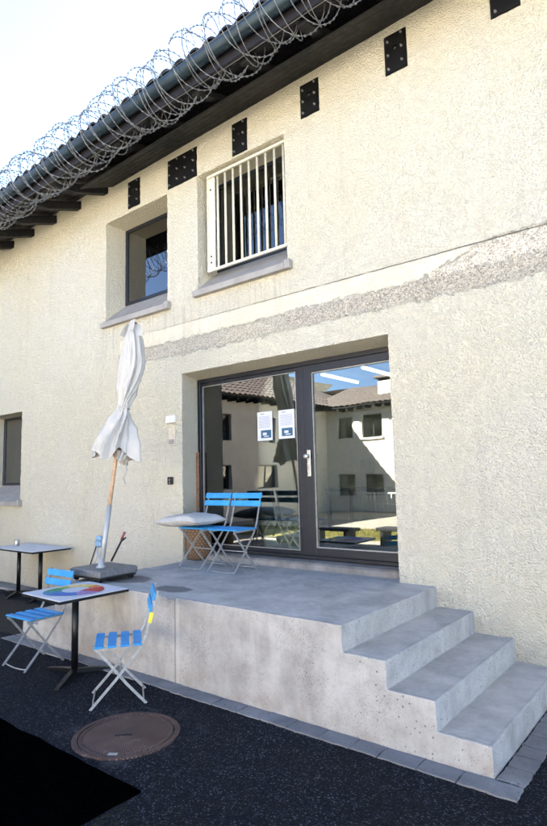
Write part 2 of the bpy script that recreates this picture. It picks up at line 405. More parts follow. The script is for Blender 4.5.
# sett strip round the foot of the steps
D, T, R_, XL = 1.59, .321, .175, -3.22
H = 4*R_
g = MB()
def sett(cx, cy, lx, ly, a=0):
    h = .009+random.uniform(-.002, .002); vs = []
    j = lambda: random.uniform(-.006, .006)
    mt = Matrix.Translation((cx, cy, 0)) @ Matrix.Rotation(a+random.uniform(-.02, .02), 4, 'Z')
    n = 6; ring = []
    for k_, (sx, sy, ex, ey) in enumerate(((-1, -1, 1, -1), (1, -1, 1, 1), (1, 1, -1, 1), (-1, 1, -1, -1))):
        for i in range(n):
            t = i/n; ring.append((lx/2*(sx+(ex-sx)*t)+j()*.7, ly/2*(sy+(ey-sy)*t)+j()*.7))
    N = len(ring)
    for (sc, z) in ((1, -.02), (1, h-.004), (.98, h)):
        for (x, y) in ring: vs.append(mt @ Vector((x*sc, y*sc, z)))
    fs = [tuple(range(2*N, 3*N))]
    for r in range(2):
        for i in range(N): fs.append((r*N+i, r*N+(i+1) % N, r*N+N+(i+1) % N, r*N+N+i))
    g.add(vs, fs)
x = XL-3*T-.17
while x < 3*T+.02:
    L = random.uniform(.19, .26); sett(x+L/2, -D-.078+random.uniform(-.006, .006), L-.006, .145); x += L
sett(3*T+.085, -D-.08, .15, .15)
y = -D+.01
while y < -.02:
    L = random.uniform(.15, .24); L = min(L, -.005-y+.001) if y+L > -.02 else L
    sett(3*T+.085, y+L/2, .15, L-.012); sett(3*T+.24, y+L/2+.03, .14, L-.012) if y > -1.2 else None; y += L
y = -D-.0
while y < -.25:
    L = random.uniform(.18, .24); sett(XL-3*T-.085, y+L/2, .14, L-.012); y += L
tag(g.build('paving_strip', 'sett_stone'), kind='structure')
g = MB(); x = -13.3
while x < XL-.3:
    L = random.uniform(.28, .34); g.bbox(x, x+L-.01, -.30, -.012, -.02, .03+random.uniform(-.003, .003), .006); x += L
tag(g.build('paving_edge', 'sett_stone'), kind='structure')

# ------------------------------------------------------------------ the building
B = empty('building', (0, 0, 0), 0, 'two storey cream roughcast building with glass entrance door and dark eaves', 'building')
def disp(p):
    q = Vector(p)
    a = noise.noise(q*27)*.0050+noise.noise(q*15)*.005+noise.noise(q*6)*.004
    b = noise.noise(q*37+Vector((5, 9, 2)))*.0065+noise.noise(q*75)*.002
    c = noise.noise(q*35+Vector((15, 3, 7)))*.0065+noise.noise(q*80)*.002
    return (p[0]+b, p[1]+a, p[2]+c)
# openings: x0,x1,z0,z1,depth, left splay, lintel drop
DR = (-3.30, -.355, H-.03, 3.06, .40); W2 = (-2.985, -1.547, 4.10, 5.64, .42); W1 = (-4.965, -3.571, 4.06, 5.60, .42); W0 = (-8.72, -7.36, 1.42, 2.94, .42)
OPS = [DR, W2, W1, W0]
brk_x = sorted({-13.4, -8.9, 1.6, 5.2} | {o[i] for o in OPS for i in (0, 1)})
brk_z = sorted({-.05, 6.75} | {o[i] for o in OPS for i in (2, 3)})
GX = []
for a, b in zip(brk_x, brk_x[1:]): GX += steps(a, b, .023 if (a >= -5.5 and b <= 1.7) else (.032 if a >= -8.95 and b < 2 else .15))[:-1]
GX.append(brk_x[-1]); GZ = []
for a, b in zip(brk_z, brk_z[1:]): GZ += steps(a, b, .023)[:-1]
GZ.append(brk_z[-1])
wm = MB(); nz = len(GZ)
wm.v = [disp((x, 0, z)) for x in GX for z in GZ]
def inside(x, z): return any(o[0] < x < o[1] and o[2] < z < o[3] for o in OPS)
for i in range(len(GX)-1):
    for j in range(nz-1):
        if inside((GX[i]+GX[i+1])/2, (GZ[j]+GZ[j+1])/2): continue
        wm.f.append((i*nz+j, (i+1)*nz+j, (i+1)*nz+j+1, i*nz+j+1)); wm.sm.append(True); wm.mi.append(0)
def strip(path, o, splay):
    ys_ = steps(0, o[4], .025); vs = []
    for p in path:
        for y in ys_:
            fx, fz = splay(p[0], p[1], y/o[4]); vs.append(disp((fx, y, fz)))
    n = len(ys_); fs = [(i*n+j, i*n+j+1, i*n+n+j+1, i*n+n+j) for i in range(len(path)-1) for j in range(n-1)]
    wm.add(vs, fs, True)
for o in OPS:
    xs_ = [x for x in GX if o[0]-1e-6 <= x <= o[1]+1e-6]; zs_ = [z for z in GZ if o[2]-1e-6 <= z <= o[3]+1e-6]
    door = o is DR
    sx = (lambda x, z, t: (x-(.085*t if door else 0), z-(.04*t if door else 0)))
    strip([(o[0], z) for z in zs_], o, sx)
    strip([(o[1], z) for z in zs_], o, lambda x, z, t: (x, z))
    strip([(x, o[3]) for x in xs_], o, (lambda x, z, t: (x-(.085*t*(o[1]-x)/(o[1]-o[0]) if door else 0), z-(.04*t if door else 0))))
    strip([(x, o[2]) for x in xs_], o, lambda x, z, t: (x, z))
wm.box(5.2, 5.4, -.0, 9, -.05, 6.5); wm.box(-13.4, 5.4, 9, 9.3, -.05, 6.5); 
wall = wm.build('wall', 'roughcast', B)

# rooms behind the openings
def room(x0, x1, y0, y1, z0, z1, wallm, floorm='room_floor'):
    m_ = MB()
    v = [(x, y, z) for x in (x0, x1) for y in (y0, y1) for z in (z0, z1)]
    m_.add(v, [(0, 1, 3, 2), (4, 6, 7, 5), (2, 3, 7, 6), (1, 5, 7, 3)]); m_.add(v, [(0, 2, 6, 4)], mi=1)
    return m_.build('room', [wallm, floorm], B)
room(-6.2, .35, .43, 6.2, .77, 3.12, 'room_wall')
room(-3.6, -1.2, .45, 2.2, 3.5, 6.05, 'room_wall'); room(-5.6, -3.65, .45, 2.2, 3.5, 6.05, 'room_light'); room(-9.4, -7.0, .45, 2.6, .8, 3.1, 'room_wall')
c = MB(); c.box(-2.9, -2.6, 5.9, 6.18, .78, 3.1); c.box(-5.4, -3.9, 5.5, 6.1, .78, 2.0); c.build('partition', 'room_light', B)

# windows
def win(o, fw=.05, glassy=.37, sash='frame_dark', inner='cream_paint'):
    x0, x1, z0, z1 = o[0]-.005, o[1]+.005, o[2]+.0, o[3]+.005; y0, y1 = .355, .40
    z0 += .33 if o is not W0 else .25
    zr = z0-.004
    m_ = MB()
    m_.bbox(x0, x0+fw, y0, y1, z0, z1, .004); m_.bbox(x1-fw, x1, y0, y1, z0, z1, .004)
    m_.bbox(x0+fw, x1-fw, y0, y1, z0, z0+fw, .004); m_.bbox(x0+fw, x1-fw, y0, y1, z1-fw, z1, .004)
    f = m_.build('window', sash, B)
    p = MB(); p.box(x0+fw-.01, x1-fw+.01, glassy+.006, glassy+.010, z0+fw-.01, z1-fw+.01); p.build('pane', 'glass', f)
    q = MB(); a = x0+fw; b = x1-fw; e = .075
    q.box(a, a+e, .41, .50, z0+fw, z1-fw); q.box(b-e, b, .41, .50, z0+fw, z1-fw); q.box(a+e, b-e, .41, .50, z0+fw, z0+fw+.05); q.box(a+e, b-e, .41, .50, z1-fw-e, z1-fw)
    q.build('inner_sash', inner, f)
    # sloping stone sill that stands proud of the wall
    s_ = MB(); sx0, sx1 = o[0]-.035, o[1]+.075; zt = o[2]-.012
    def sec(x, ov): return [(x, .36, zr), (x, .0, zt+.035), (x, -.075, zt-.012), (x, -.075, zt-.085), (x, 0.003, zt-.085), (x, .003, zt-.03), (x, .36, zr-.12)]
    e1 = sec(o[0]+.003, 0); e2 = sec(o[1]-.003, 0)
    s_.add(e1+e2, [tuple(range(6, -1, -1)), tuple(range(7, 14))]+[(i, (i+1) % 7, 7+(i+1) % 7, 7+i) for i in range(7)])
    for (xa, xb) in ((sx0, o[0]+.002), (o[1]-.002, sx1)):
        s_.bbox(xa, xb, -.077, -.004, zt-.087, zt+.018 if xb > o[1] else zt-.006, .006)
    s_.build('sill', 'sill_grey', f)
    return f
f2 = win(W2); f1 = win(W1); f0 = win(W0)
bl = MB()
for i in range(9): bl.box(W2[0]+.13, W2[1]-.13, .62+.0*i, .64, 5.55-.075*i, 5.60-.075*i)
bl.build('blind', 'wood_dark', f2)
bl = MB(); bl.box(W0[0]+.1, W0[1]-.1, .52, .54, 1.6, 2.85); bl.build('curtain', 'blind_white', f0)
# barred grille on the second window
m_ = MB(); gx0, gx1, gz0, gz1, gy = -2.86, -1.56, 4.33, 5.61, .085
m_.bbox(gx0, gx0+.11, gy, gy+.008, gz0, gz1, .002)
m_.box(gx0-.012, gx0-.0005, gy-.02, gy+.06, gz0, gz1)
m_.bbox(gx1-.045, gx1, gy, gy+.008, gz0, gz1, .002)
m_.bbox(gx0, gx1, gy-.034, gy-.003, gz0-.012, gz0+.022, .003); m_.bbox(gx0, gx1, gy-.034, gy-.003, gz1-.03, gz1, .003)
for i in range(9):
    x = gx0+.155+i*.1335; m_.tube([(x, gy+.012, gz0+.01), (x, gy+.012, gz1-.01)], .0155, 8)
m_.build('grille', 'cream_paint', f2)
for z in (gz0+.12, gz0+.2, gz1-.18):
    m_ = MB(); m_.tube([(gx0+.04, gy-.006, z), (gx0+.04, gy+.001, z)], .013, 8); m_.build('grille_bolt', 'iron_black', f2)

# black anchor plates below the eaves
for (a, b, z0, z1, nc) in ((-4.41, -4.165, 5.665, 6.05, 2), (-3.535, -2.995, 5.66, 6.045, 4), (-2.335, -2.115, 5.675, 6.07, 2), (-1.285, -1.06, 5.715, 6.085, 2), (-.226, -.01, 5.715, 6.11, 2), (.825, 1.055, 5.75, 6.13, 2)):
    m_ = MB(); m_.bbox(a, b, -.022, -.008, z0, z1, .003); m_.box(a-.012, b+.012, -.0085, .004, z0-.012, z1+.012, 0); pl = m_.build('anchor_plate', 'iron_black', B)
    for i in range(nc):
        for j in range(3):
            x = a+.035+(b-a-.07)*i/(nc-1); z = z0+.05+(z1-z0-.1)*j/2+(.02 if i % 2 else -.02)
            q = MB(); q.lathe([(.013, 0), (.013, .010), (.006, .0105), (.006, .026)], 8, smooth=False)
            q.v = [(x+vx, -.022-vz, z+vy) for vx, vy, vz in q.v]; q.build('bolt', 'bolt', pl)
    if nc == 2: q = MB(); q.tube([((a+b)/2, -.022, (z0+z1)/2+.04), ((a+b)/2, -.028, (z0+z1)/2+.04)], .024, 12); q.build('boss', 'iron_black', pl)

# glass entrance: fixed pane left, door leaf right
FX0, FX1, FZ0, FZ1, FY = -3.375, -.35, .785, 3.025, .34
fr = MB()
def fbox(m2, x0, x1, z0, z1, y0=FY, y1=FY+.07): m2.bbox(x0, x1, y0, y1, z0, z1, .004)
fbox(fr, FX0, FX0+.055, FZ0, FZ1); fbox(fr, FX1-.06, FX1+.02, FZ0, FZ1)
fbox(fr, FX0+.055, FX1-.06, FZ1-.055, FZ1); fbox(fr, FX0+.055, FX1-.06, FZ0, FZ0+.04)
fbox(fr, -1.70, -1.625, FZ0+.04, FZ1-.055)
dfr = fr.build('entrance_frame', 'frame_dark', B)
q = MB(); fbox(q, FX0+.057, FX0+.085, FZ0+.085, FZ1-.10, FY+.012, FY+.05); fbox(q, -1.745, -1.702, FZ0+.085, FZ1-.10, FY+.012, FY+.05)
fbox(q, FX0+.057, -1.702, FZ1-.10, FZ1-.057, FY+.012, FY+.05); fbox(q, FX0+.057, -1.702, FZ0+.042, FZ0+.085, FY+.012, FY+.05)
q.build('fixed_frame', 'frame_dark', dfr)
q = MB(); q.box(FX0+.08, -1.74, FY+.03, FY+.036, FZ0+.08, FZ1-.095); q.build('pane', 'glass', dfr)
q = MB(); a, b, c_, d_ = FX0+.085, -1.745, FZ0+.085, FZ1-.10
for (x0, x1, z0, z1) in ((a, a+.009, c_, d_), (b-.009, b, c_, d_), (a+.009, b-.009, c_, c_+.009), (a+.009, b-.009, d_-.009, d_)): q.box(x0, x1, FY+.018, FY+.028, z0, z1)
q.build('seal', 'frame_seal', dfr)
lf = MB(); LX0, LX1, LZ0, LZ1 = -1.622, -.412, FZ0+.043, FZ1-.058
for (x0, x1, z0, z1) in ((LX0, LX0+.105, LZ0, LZ1), (LX1-.105, LX1, LZ0, LZ1), (LX0+.105, LX1-.105, LZ0, LZ0+.085), (LX0+.105, LX1-.105, LZ1-.085, LZ1)): fbox(lf, x0, x1, z0, z1, FY-.006, FY+.06)
leaf = lf.build('door_leaf', 'frame_dark', B)
q = MB(); q.box(LX0+.1, LX1-.1, FY+.03, FY+.036, LZ0+.08, LZ1-.08); q.build('pane', 'glass', leaf)
q = MB(); a, b, c_, d_ = LX0+.105, LX1-.105, LZ0+.085, LZ1-.085
for (x0, x1, z0, z1) in ((a, a+.012, c_, d_), (b-.012, b, c_, d_), (a+.012, b-.012, c_, c_+.012), (a+.012, b-.012, d_-.012, d_)): q.box(x0, x1, FY+.012, FY+.028, z0, z1)
q.build('seal', 'frame_seal', leaf)
q = MB(); hx = LX0+.052
q.bbox(hx-.022, hx+.022, FY-.017, FY-.007, 1.70, 2.0, .004); q.tube([(hx, FY-.017, 1.925), (hx, FY-.055, 1.925)], .011, 10)
q.lathe([(.004, 0), (.026, .004), (.030, .018), (.024, .034), (.008, .038)], 16, (0, 0, 0)); n_ = 16*5
for i in range(len(q.v)-n_, len(q.v)):
    x, y, z = q.v[i]; q.v[i] = (hx+x, FY-.05-z, 1.925+y)
q.tube([(hx, FY-.0165, 1.80), (hx, FY-.026, 1.80)], .010, 10)
q.build('handle', 'brass_grey', leaf)
# lintel of darker rough render above the door is part of the wall; concrete threshold below it
q = MB(); vs = []; n = 60
for i in range(n+1):
    x = FX0-.02+(FX1+.03-FX0)*i/n
    jz = noise.noise(Vector((x*6, 0, 0)))*.008; jy = noise.noise(Vector((x*9, 4, 0)))*.02
    vs += [(x, .20+jy-.03, H-.05), (x, .20+jy-.012, H+.05+jz), (x, .22+jy, H+.068+jz), (x, .345, H+.078), (x, .45, H+.078), (x, .45, H-.05)]
q.add(vs, [(i*6+j, i*6+(j+1) % 6, i*6+6+(j+1) % 6, i*6+6+j) for i in range(n) for j in range(6)]+[(5, 4, 3, 2, 1, 0), tuple(range(n*6, n*6+6))], False)
q.build('threshold', 'threshold_concrete', B)

# small fittings on the wall
q = MB(); q.bbox(-3.575, -3.40, -.045, -.004, 2.435, 2.53, .006); q.build('switch_box', 'plastic_white', B)
q = MB(); q.bbox(-3.555, -3.42, -.014, -.003, 2.15, 2.375, .003); pq = q.build('beige_plate', 'beige_plate', B)
q = MB()
for i in range(3): q.box(-3.54, -3.435, -.0165, -.0145, 2.165+.02*i, 2.177+.02*i)
q.build('print', 'paper_print', pq)
q = MB(); q.bbox(-3.56, -3.465, -.03, -.004, 1.64, 1.738, .005); pq = q.build('bell_housing', 'iron_black', B)
q = MB(); q.tube([(-3.512, -.031, 1.70), (-3.512, -.037, 1.70)], .016, 12); q.box(-3.53, -3.495, -.033, -.031, 1.655, 1.672); q.build('bell_button', 'bolt', pq)

# eaves, roof, gutter
def zt(x): return .02*(x+3.5)
RX0, RX1 = -13.2, 5.8
sl_ = math.tan(rad(19.5))
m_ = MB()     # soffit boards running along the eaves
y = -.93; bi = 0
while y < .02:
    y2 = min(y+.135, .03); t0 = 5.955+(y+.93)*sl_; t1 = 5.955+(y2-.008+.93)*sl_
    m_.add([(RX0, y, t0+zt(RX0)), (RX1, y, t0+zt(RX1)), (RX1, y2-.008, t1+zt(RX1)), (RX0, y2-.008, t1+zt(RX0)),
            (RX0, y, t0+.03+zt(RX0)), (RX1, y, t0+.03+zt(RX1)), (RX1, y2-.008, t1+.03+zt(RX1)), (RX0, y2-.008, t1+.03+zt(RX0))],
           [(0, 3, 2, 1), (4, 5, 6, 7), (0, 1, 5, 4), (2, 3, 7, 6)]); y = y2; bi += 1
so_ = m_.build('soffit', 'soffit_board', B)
m_ = MB()
ya, yb = -.56, .03; za = 5.93+.30*sl_-.13; zb = 6.175
nb = 5
for i in range(nb):
    u0, u1 = i/nb, (i+1)/nb-.012
    vs = []
    for dz in (0, .02):
        for (x, u) in ((-4.80, u0), (RX1, u0), (RX1, u1), (-4.80, u1)): vs.append((x, ya+(yb-ya)*u, za+(zb-za)*u+zt(x)+dz))
    m_.add(vs, [(0, 3, 2, 1), (4, 5, 6, 7), (0, 4, 7, 3), (0, 1, 5, 4)])
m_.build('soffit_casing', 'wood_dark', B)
x = -12.9
def rafter(x):
    w_ = .055; dp = .13 if x < -4.8 else .07; vs = []
    for xx in (x-w_, x+w_):
        z = zt(x); vs += [(xx, -.86, 5.93+z), (xx, .05, 5.93+.91*sl_+z), (xx, .05, 5.93+.91*sl_-dp+z), (xx, -.55, 5.93+.31*sl_-dp+z), (xx, -.86, 5.93-.045+z)]
    q = MB(); q.add(vs, [(0, 1, 2, 3, 4), (9, 8, 7, 6, 5), (1, 6, 7, 2), (2, 7, 8, 3), (3, 8, 9, 4), (4, 9, 5, 0)]); q.build('rafter', 'wood_dark', B)
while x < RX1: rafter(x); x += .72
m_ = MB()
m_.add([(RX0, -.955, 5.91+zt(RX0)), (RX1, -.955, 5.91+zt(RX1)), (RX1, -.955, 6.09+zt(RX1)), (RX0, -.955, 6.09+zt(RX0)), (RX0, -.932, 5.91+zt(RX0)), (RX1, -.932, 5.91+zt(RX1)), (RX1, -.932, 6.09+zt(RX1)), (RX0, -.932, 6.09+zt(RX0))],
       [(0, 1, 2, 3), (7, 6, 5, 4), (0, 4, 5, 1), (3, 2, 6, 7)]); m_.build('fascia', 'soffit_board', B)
def gutter(x0, x1, cy, cz, r, zf, par, mat='gutter_metal', name='gutter'):
    m2 = MB(); n = 12; prof = [(cy-r*math.cos(math.pi*i/n), cz-r*math.sin(math.pi*i/n)*1.12) for i in range(n+1)]
    prof = [(cy-r+.0-.012*math.cos(a), cz+.012*math.sin(a)+.0) for a in (3.6, 2.4, 1.2, 0)]+prof[1:]
    K = len(prof); inn = [(p[0]+(cy-p[0])*.06, p[1]+(.004)) for p in prof]
    vs = []
    for x in (x0, x1): vs += [(x, p[0], p[1]+zf(x)) for p in prof]+[(x, p[0], p[1]+zf(x)) for p in inn]
    fs = [(i, i+1, 2*K+i+1, 2*K+i) for i in range(K-1)]+[(K+i+1, K+i, 3*K+i, 3*K+i+1) for i in range(K-1)]
    m2.add(vs, fs, True); m2.tube([(x0, cy-r, cz+.006+zf(x0)), (x1, cy-r, cz+.006+zf(x1))], .012, 8)
    return m2.build(name, mat, par)
gt = gutter(RX0, RX1, -1.035, 6.07, .072, zt, B)
x = RX0+.3
while x < RX1:
    m_ = MB(); m_.tube([(x, -1.035-.077*math.cos(a), 6.07-.087*math.sin(a)+zt(x)) for a in [math.pi*i/10 for i in range(11)]], .007, 5); x += .72; m_.build('gutter_bracket', 'gutter_metal', gt)
def tile_roof(x0, x1, ey, ez, ry, rz, wl, amp, name, mat, par, zf=lambda x: 0, axis='y', step=.36, n_per=10):
    # barrel tiles in courses; each course steps up over the one below
    m2 = MB(); L = math.hypot(ry-ey, rz-ez); nc = max(1, int(abs(L)/step)); xs2 = steps(x0, x1, wl/n_per); nx = len(xs2)
    for c2 in range(nc):
        for (u0, u1, lift0, lift1) in ((c2/nc, (c2+1.12)/nc, .035, .0),):
            vs = []
            for (u, lf_) in ((u0, lift0), (u0, lift0), (u1, lift1)):
                y = ey+(ry-ey)*u; z = ez+(rz-ez)*u+lf_
                first = len(vs) < nx
                for x in xs2:
                    ph = (x/wl) % 1; hh = amp*abs(math.sin(math.pi*ph))**.8*1.6
                    zz_ = z+hh+zf(x)-(.028 if first else 0)
                    vs.append((x, y, zz_) if axis == 'y' else (y, x, zz_))
            fs = [(r*nx+i, r*nx+i+1, r*nx+nx+i+1, r*nx+nx+i) for r in range(2) for i in range(nx-1)]
            m2.add(vs, fs, False)
    return m2.build(name, mat, par)
tile_roof(RX0, RX1, -1.0, 6.185, 4.5, 8.17, .235, .045, 'roof', 'tile', B, zt, step=.38, n_per=8)
m_ = MB(); m_.add([(RX0, 4.5, 8.05), (RX1, 4.5, 8.2), (RX1, 10, 6.2), (RX0, 10, 6.1)], [(0, 1, 2, 3)]); 
m_.add([(5.4, 0, 6.3), (5.4, 4.5, 8.1), (5.4, 9.3, 6.3)], [(0, 2, 1)]); m_.build('roof_back', 'tile', B)

# ------------------------------------------------------------------ razor wire along the gutter
rw = MB()
def coil(x0, x1, cy, cz, R, pitch, ph, zf, wr=.0042, n=30, wob=.05, sgn=1):
    turns = int((x1-x0)/pitch); pts = []
    for i in range(turns*n):
        t = i/n; a = sgn*2*math.pi*t+ph; tw = int(t)
        rr = R*(1+wob*math.sin(t*2.3+ph)+wob*.6*math.sin(a*2+t*.9))
        lean = .085*math.sin(a+1.1+ph)+.035*math.sin(3.1*t)
        x = x0+pitch*t+lean
        pts.append((x, cy+rr*math.cos(a)+.03*math.sin(t*1.3), cz+rr*math.sin(a)+zf(x)+.03*math.cos(t*1.7)))
    return pts
CY, CZ = -1.10, 5.955
for (ph, sg, pt) in ((0, 1, .235), (2.2, -1, .27), (4.1, 1, .34)):
    P = coil(-13, 5.6, CY, CZ, .30, pt, ph, zt, sgn=sg)
    rw.tube(P, .004, 4)
    for i in range(0, len(P)-1, 1):
        p = Vector(P[i]); q_ = Vector(P[i+1]); t = (q_-p).normalized(); rdl = Vector((0, p.y-CY, p.z-CZ)).normalized()
        b_ = .017
        rw.add([p-t*b_*.9+rdl*.010, p+t*b_*.9+rdl*.010, p+t*b_*.3, p-t*b_*.3], [(0, 1, 2, 3)]); rw.add([p-t*b_*.9-rdl*.010, p+t*b_*.9-rdl*.010, p+t*b_*.3, p-t*b_*.3], [(0, 1, 2, 3)])
for yy, zz0 in ((-1.125, 6.085), (-1.14, 5.68)):
    rw.tube([(x, yy+.01*math.sin(x*3), zz0+zt(x)+.012*math.sin(x*2.1)) for x in steps(-13, 5.6, .3)], .0025, 4)
o = rw.build('razor_wire', 'wire_grey'); tag(o, 'long coils of razor wire hanging along the dark roof gutter', 'razor wire')

# ------------------------------------------------------------------ concrete platform with steps at both ends
m_ = MB()
prof = [(XL-3*T, 0)]
for i in range(4):
    prof += [(XL-(3-i)*T, (i+1)*R_)]; 
    if i < 3: prof += [(XL-(2-i)*T, (i+1)*R_)]
rp = [(0, H)]
for i in range(4):
    rp += [(i*T, H-(i+1)*R_)]
    if i < 3: rp += [((i+1)*T, H-(i+1)*R_)]
prof = prof+rp; prof = [(a, max(b, -.06)) if b > 0 else (a, -.06) for a, b in prof]
import bmesh
bm = bmesh.new(); fr_ = [bm.verts.new((x, -D, z)) for x, z in prof]; bk = [bm.verts.new((x, .012, z)) for x, z in prof]
bm.faces.new(fr_); bm.faces.new(bk[::-1])
for i in range(len(prof)):
    j = (i+1) % len(prof); bm.faces.new((fr_[j], fr_[i], bk[i], bk[j]))
bmesh.ops.recalc_face_normals(bm, faces=bm.faces)
bmesh.ops.bevel(bm, geom=[e for e in bm.edges], offset=.007, segments=2, affect='EDGES', profile=.6)
for ax, lo, hi, st_ in ((0, XL-3*T, 3*T, .045), (1, -D, 0, .05), (2, 0, H, .05)):
    for c0 in steps(lo, hi, st_)[1:-1]:
        nrm = Vector((0, 0, 0)); nrm[ax] = 1; pt_ = Vector((0, 0, 0)); pt_[ax] = c0+.0007
        bmesh.ops.bisect_plane(bm, geom=bm.verts[:]+bm.edges[:]+bm.faces[:], plane_co=pt_, plane_no=nrm)
for v in bm.verts:
    p = v.co; v.co = p+Vector((noise.noise(p*7), noise.noise(p*7+Vector((3, 3, 3))), noise.noise(p*7+Vector((9, 1, 4)))))*.0035+Vector((noise.noise(p*31), noise.noise(p*31+Vector((3, 3, 3))), noise.noise(p*29)))*.0034
me = bpy.data.meshes.new('concrete_platform'); bm.to_mesh(me); bm.free(); me.materials.append(M['concrete'])
plat = bpy.data.objects.new('concrete_platform', me); COL.objects.link(plat)
tag(plat, 'raised concrete platform with steps at both ends in front of the glass entrance', 'platform')
# recess floor in the doorway belongs to the building
q = MB(); q.box(DR[0]-.05, DR[1]+.01, .013, .24, .3, H-.001); q.build('recess_floor', 'concrete', B)

# ------------------------------------------------------------------ manhole and mat
mh = empty('manhole_cover', (-1.2, -2.43, 0), 0, 'round rusty cast iron manhole cover set in the asphalt', 'manhole cover')
q = MB(); n = 64
for (ri, ro, z) in ((.318, .355, .010),):
    vs = []
    for (r, zz_) in ((ro, -.01), (ro, z-.003), (ro-.004, z), (ri+.002, z), (ri, z-.004), (ri, -.01)):
        vs += [(r*math.cos(2*math.pi*i/n), r*math.sin(2*math.pi*i/n), zz_) for i in range(n)]
    q.add(vs, [(r*n+i, r*n+(i+1) % n, r*n+n+(i+1) % n, r*n+n+i) for r in range(5) for i in range(n)])
q.build('rim', 'manhole_iron', mh)
q = MB(); q.lathe([(.313, -.01), (.313, .006), (.309, .009), (.285, .009), (.282, .006), (.278, .009), (.02, .009)], 64); q.build('lid', 'manhole_iron', mh)
q = MB(); q.bbox(-.055, .06, -.012, .012, .008, .0105, .001, mat=Matrix.Translation((.0, -.03, 0)) @ Matrix.Rotation(.75, 4, 'Z')); q.build('lifting_slot', 'rubber', mh)
q = MB(); q.bbox(-.03, .03, -.014, .014, .008, .013, .002, mat=Matrix.Translation((.17, -.235, 0)) @ Matrix.Rotation(.6, 4, 'Z')); q.build('lock_plate', 'galvanised', mh)
q = MB(); vs = blob_sheet([(-2.6, -4.2), (-.54, -4.2), (-.55, -2.83), (-2.6, -2.815)], .0, 90, .014)
N = len(vs); q.add(vs+[(x, y, .009) for x, y, z in vs], [tuple(range(N, 2*N))]+[(i, (i+1) % N, N+(i+1) % N, N+i) for i in range(N)])
o = q.build('doormat', 'mat_black'); tag(o, 'large flat black rubber mat on the asphalt beside the manhole cover', 'mat')

# ------------------------------------------------------------------ folding bistro chair
def make_chair():
    r = empty('folding_chair')
    W = .185
    for s_ in (-1, 1):
        x = s_*W; m2 = MB()
        m2.flat([(x, .285, .835), (x, .235, .66), (x, .19, .50), (x, .135, .40), (x, -.03, .20), (x, -.215, .0)], .020, .007)
        m2.build('back_leg', 'steel_leg', r)
        m2 = MB(); x2 = s_*(W-.022)
        m2.flat([(x2, -.175, .425), (x2, -.15, .405), (x2, .05, .16), (x2, .20, .0)], .020, .007)
        m2.build('front_leg', 'steel_leg', r)
    m2 = MB()
    m2.tube([(-W, -.195, .022), (-W*.5, -.198, .012), (0, -.2, .009), (W*.5, -.198, .012), (W, -.195, .022)], .006, 6)
    m2.build('cross_rod', 'steel_leg', r)
    for rr_ in ([(-W+.02, .18, .025), (W-.02, .18, .025)], [(-W-.006, .005, .2115), (W+.006, .005, .2115)]):
        m2 = MB(); m2.tube(rr_, .006, 6); m2.build('cross_rod', 'steel_leg', r)
    for s_ in (-1, 1): m2 = MB(); m2.flat([(s_*(W-.012), -.19, .432), (s_*(W-.012), .165, .437)], .02, .006); m2.build('seat_rail', 'steel_leg', r)
    n = 4
    for i in range(n):
        y = -.155+.096*i; m2 = MB(); m2.bbox(-.212, .212, y-.033, y+.033, .444, .459, .004); m2.build('seat_slat', 'slat_blue', r)
    for (y, z) in ((.243, .715), (.268, .80)):
        m2 = MB(); mt = Matrix.Translation((0, y-.012, z)) @ Matrix.Rotation(rad(-15), 4, 'X')
        m2.bbox(-.215, .215, -.008, .008, -.032, .032, .004, mat=mt); m2.build('back_slat', 'slat_blue', r)
    return r
CH = 'blue slatted folding chairs'
ch1 = make_chair(); ch1.location = (-3.20, -1.985, 0); ch1.rotation_euler = (0, 0, rad(2)); tag(ch1, 'blue folding chair on the asphalt tucked behind the table with the colour ring', 'chair', CH)
ch2 = copy_tree(ch1); ch2.location = (-1.78, -2.06, 0); ch2.rotation_euler = (0, 0, rad(-37)); tag(ch2, 'blue folding chair seen side on with yellow tape on its back, near the manhole', 'chair', CH)
tp = MB(); tp.flat([(.185, .2395, .675), (.185, .222, .60)], .028, .014); tp.build('tape', 'yellow_tape', ch2)
ch3 = copy_tree(ch1); ch3.location = (-2.67, -.27, H); ch3.rotation_euler = (0, 0, rad(-3)); tag(ch3, 'left blue folding chair on the platform with grey cushion on its seat', 'chair', CH)
ch4 = copy_tree(ch1); ch4.location = (-2.19, -.28, H); ch4.rotation_euler = (0, 0, rad(2)); tag(ch4, 'right blue folding chair on the platform with a bare blue seat', 'chair', CH)

# cushion
q = MB(); nu, nv = 40, 26; top = []; bot = []
def pil(u, v, s_):
    a = (1-abs(u)**4)*(1-abs(v)**4); a = max(a, 0)**.55
    wr = 1+.10*noise.noise(Vector((u*3, v*3, s_)))
    ex = 1-.06*(1-abs(v)**2) if abs(u) > .98 else 1
    return Vector((u*.365*(1-.05*(1-v*v)*abs(u)**3), v*.25*(1-.05*(1-u*u)*abs(v)**3), s_*(.075 if s_ > 0 else .05)*a*wr+.02*noise.noise(Vector((u*1.5, v*1.5, 3)))+s_*.012*a*abs(noise.noise(Vector((u*5+v*2, v*4, 7))))-s_*.008*a*noise.noise(Vector((u*9, v*9, 2)))-.02*u*u*(1 if u < 0 else .2)))
for s_ in (1, -1):
    vs = [pil(-1+2*i/nu, -1+2*j/nv, s_) for i in range(nu+1) for j in range(nv+1)]
    fs = [(i*(nv+1)+j, (i+1)*(nv+1)+j, (i+1)*(nv+1)+j+1, i*(nv+1)+j+1) for i in range(nu) for j in range(nv)]
    if s_ < 0: fs = [f[::-1] for f in fs]
    q.add(vs, fs, True)
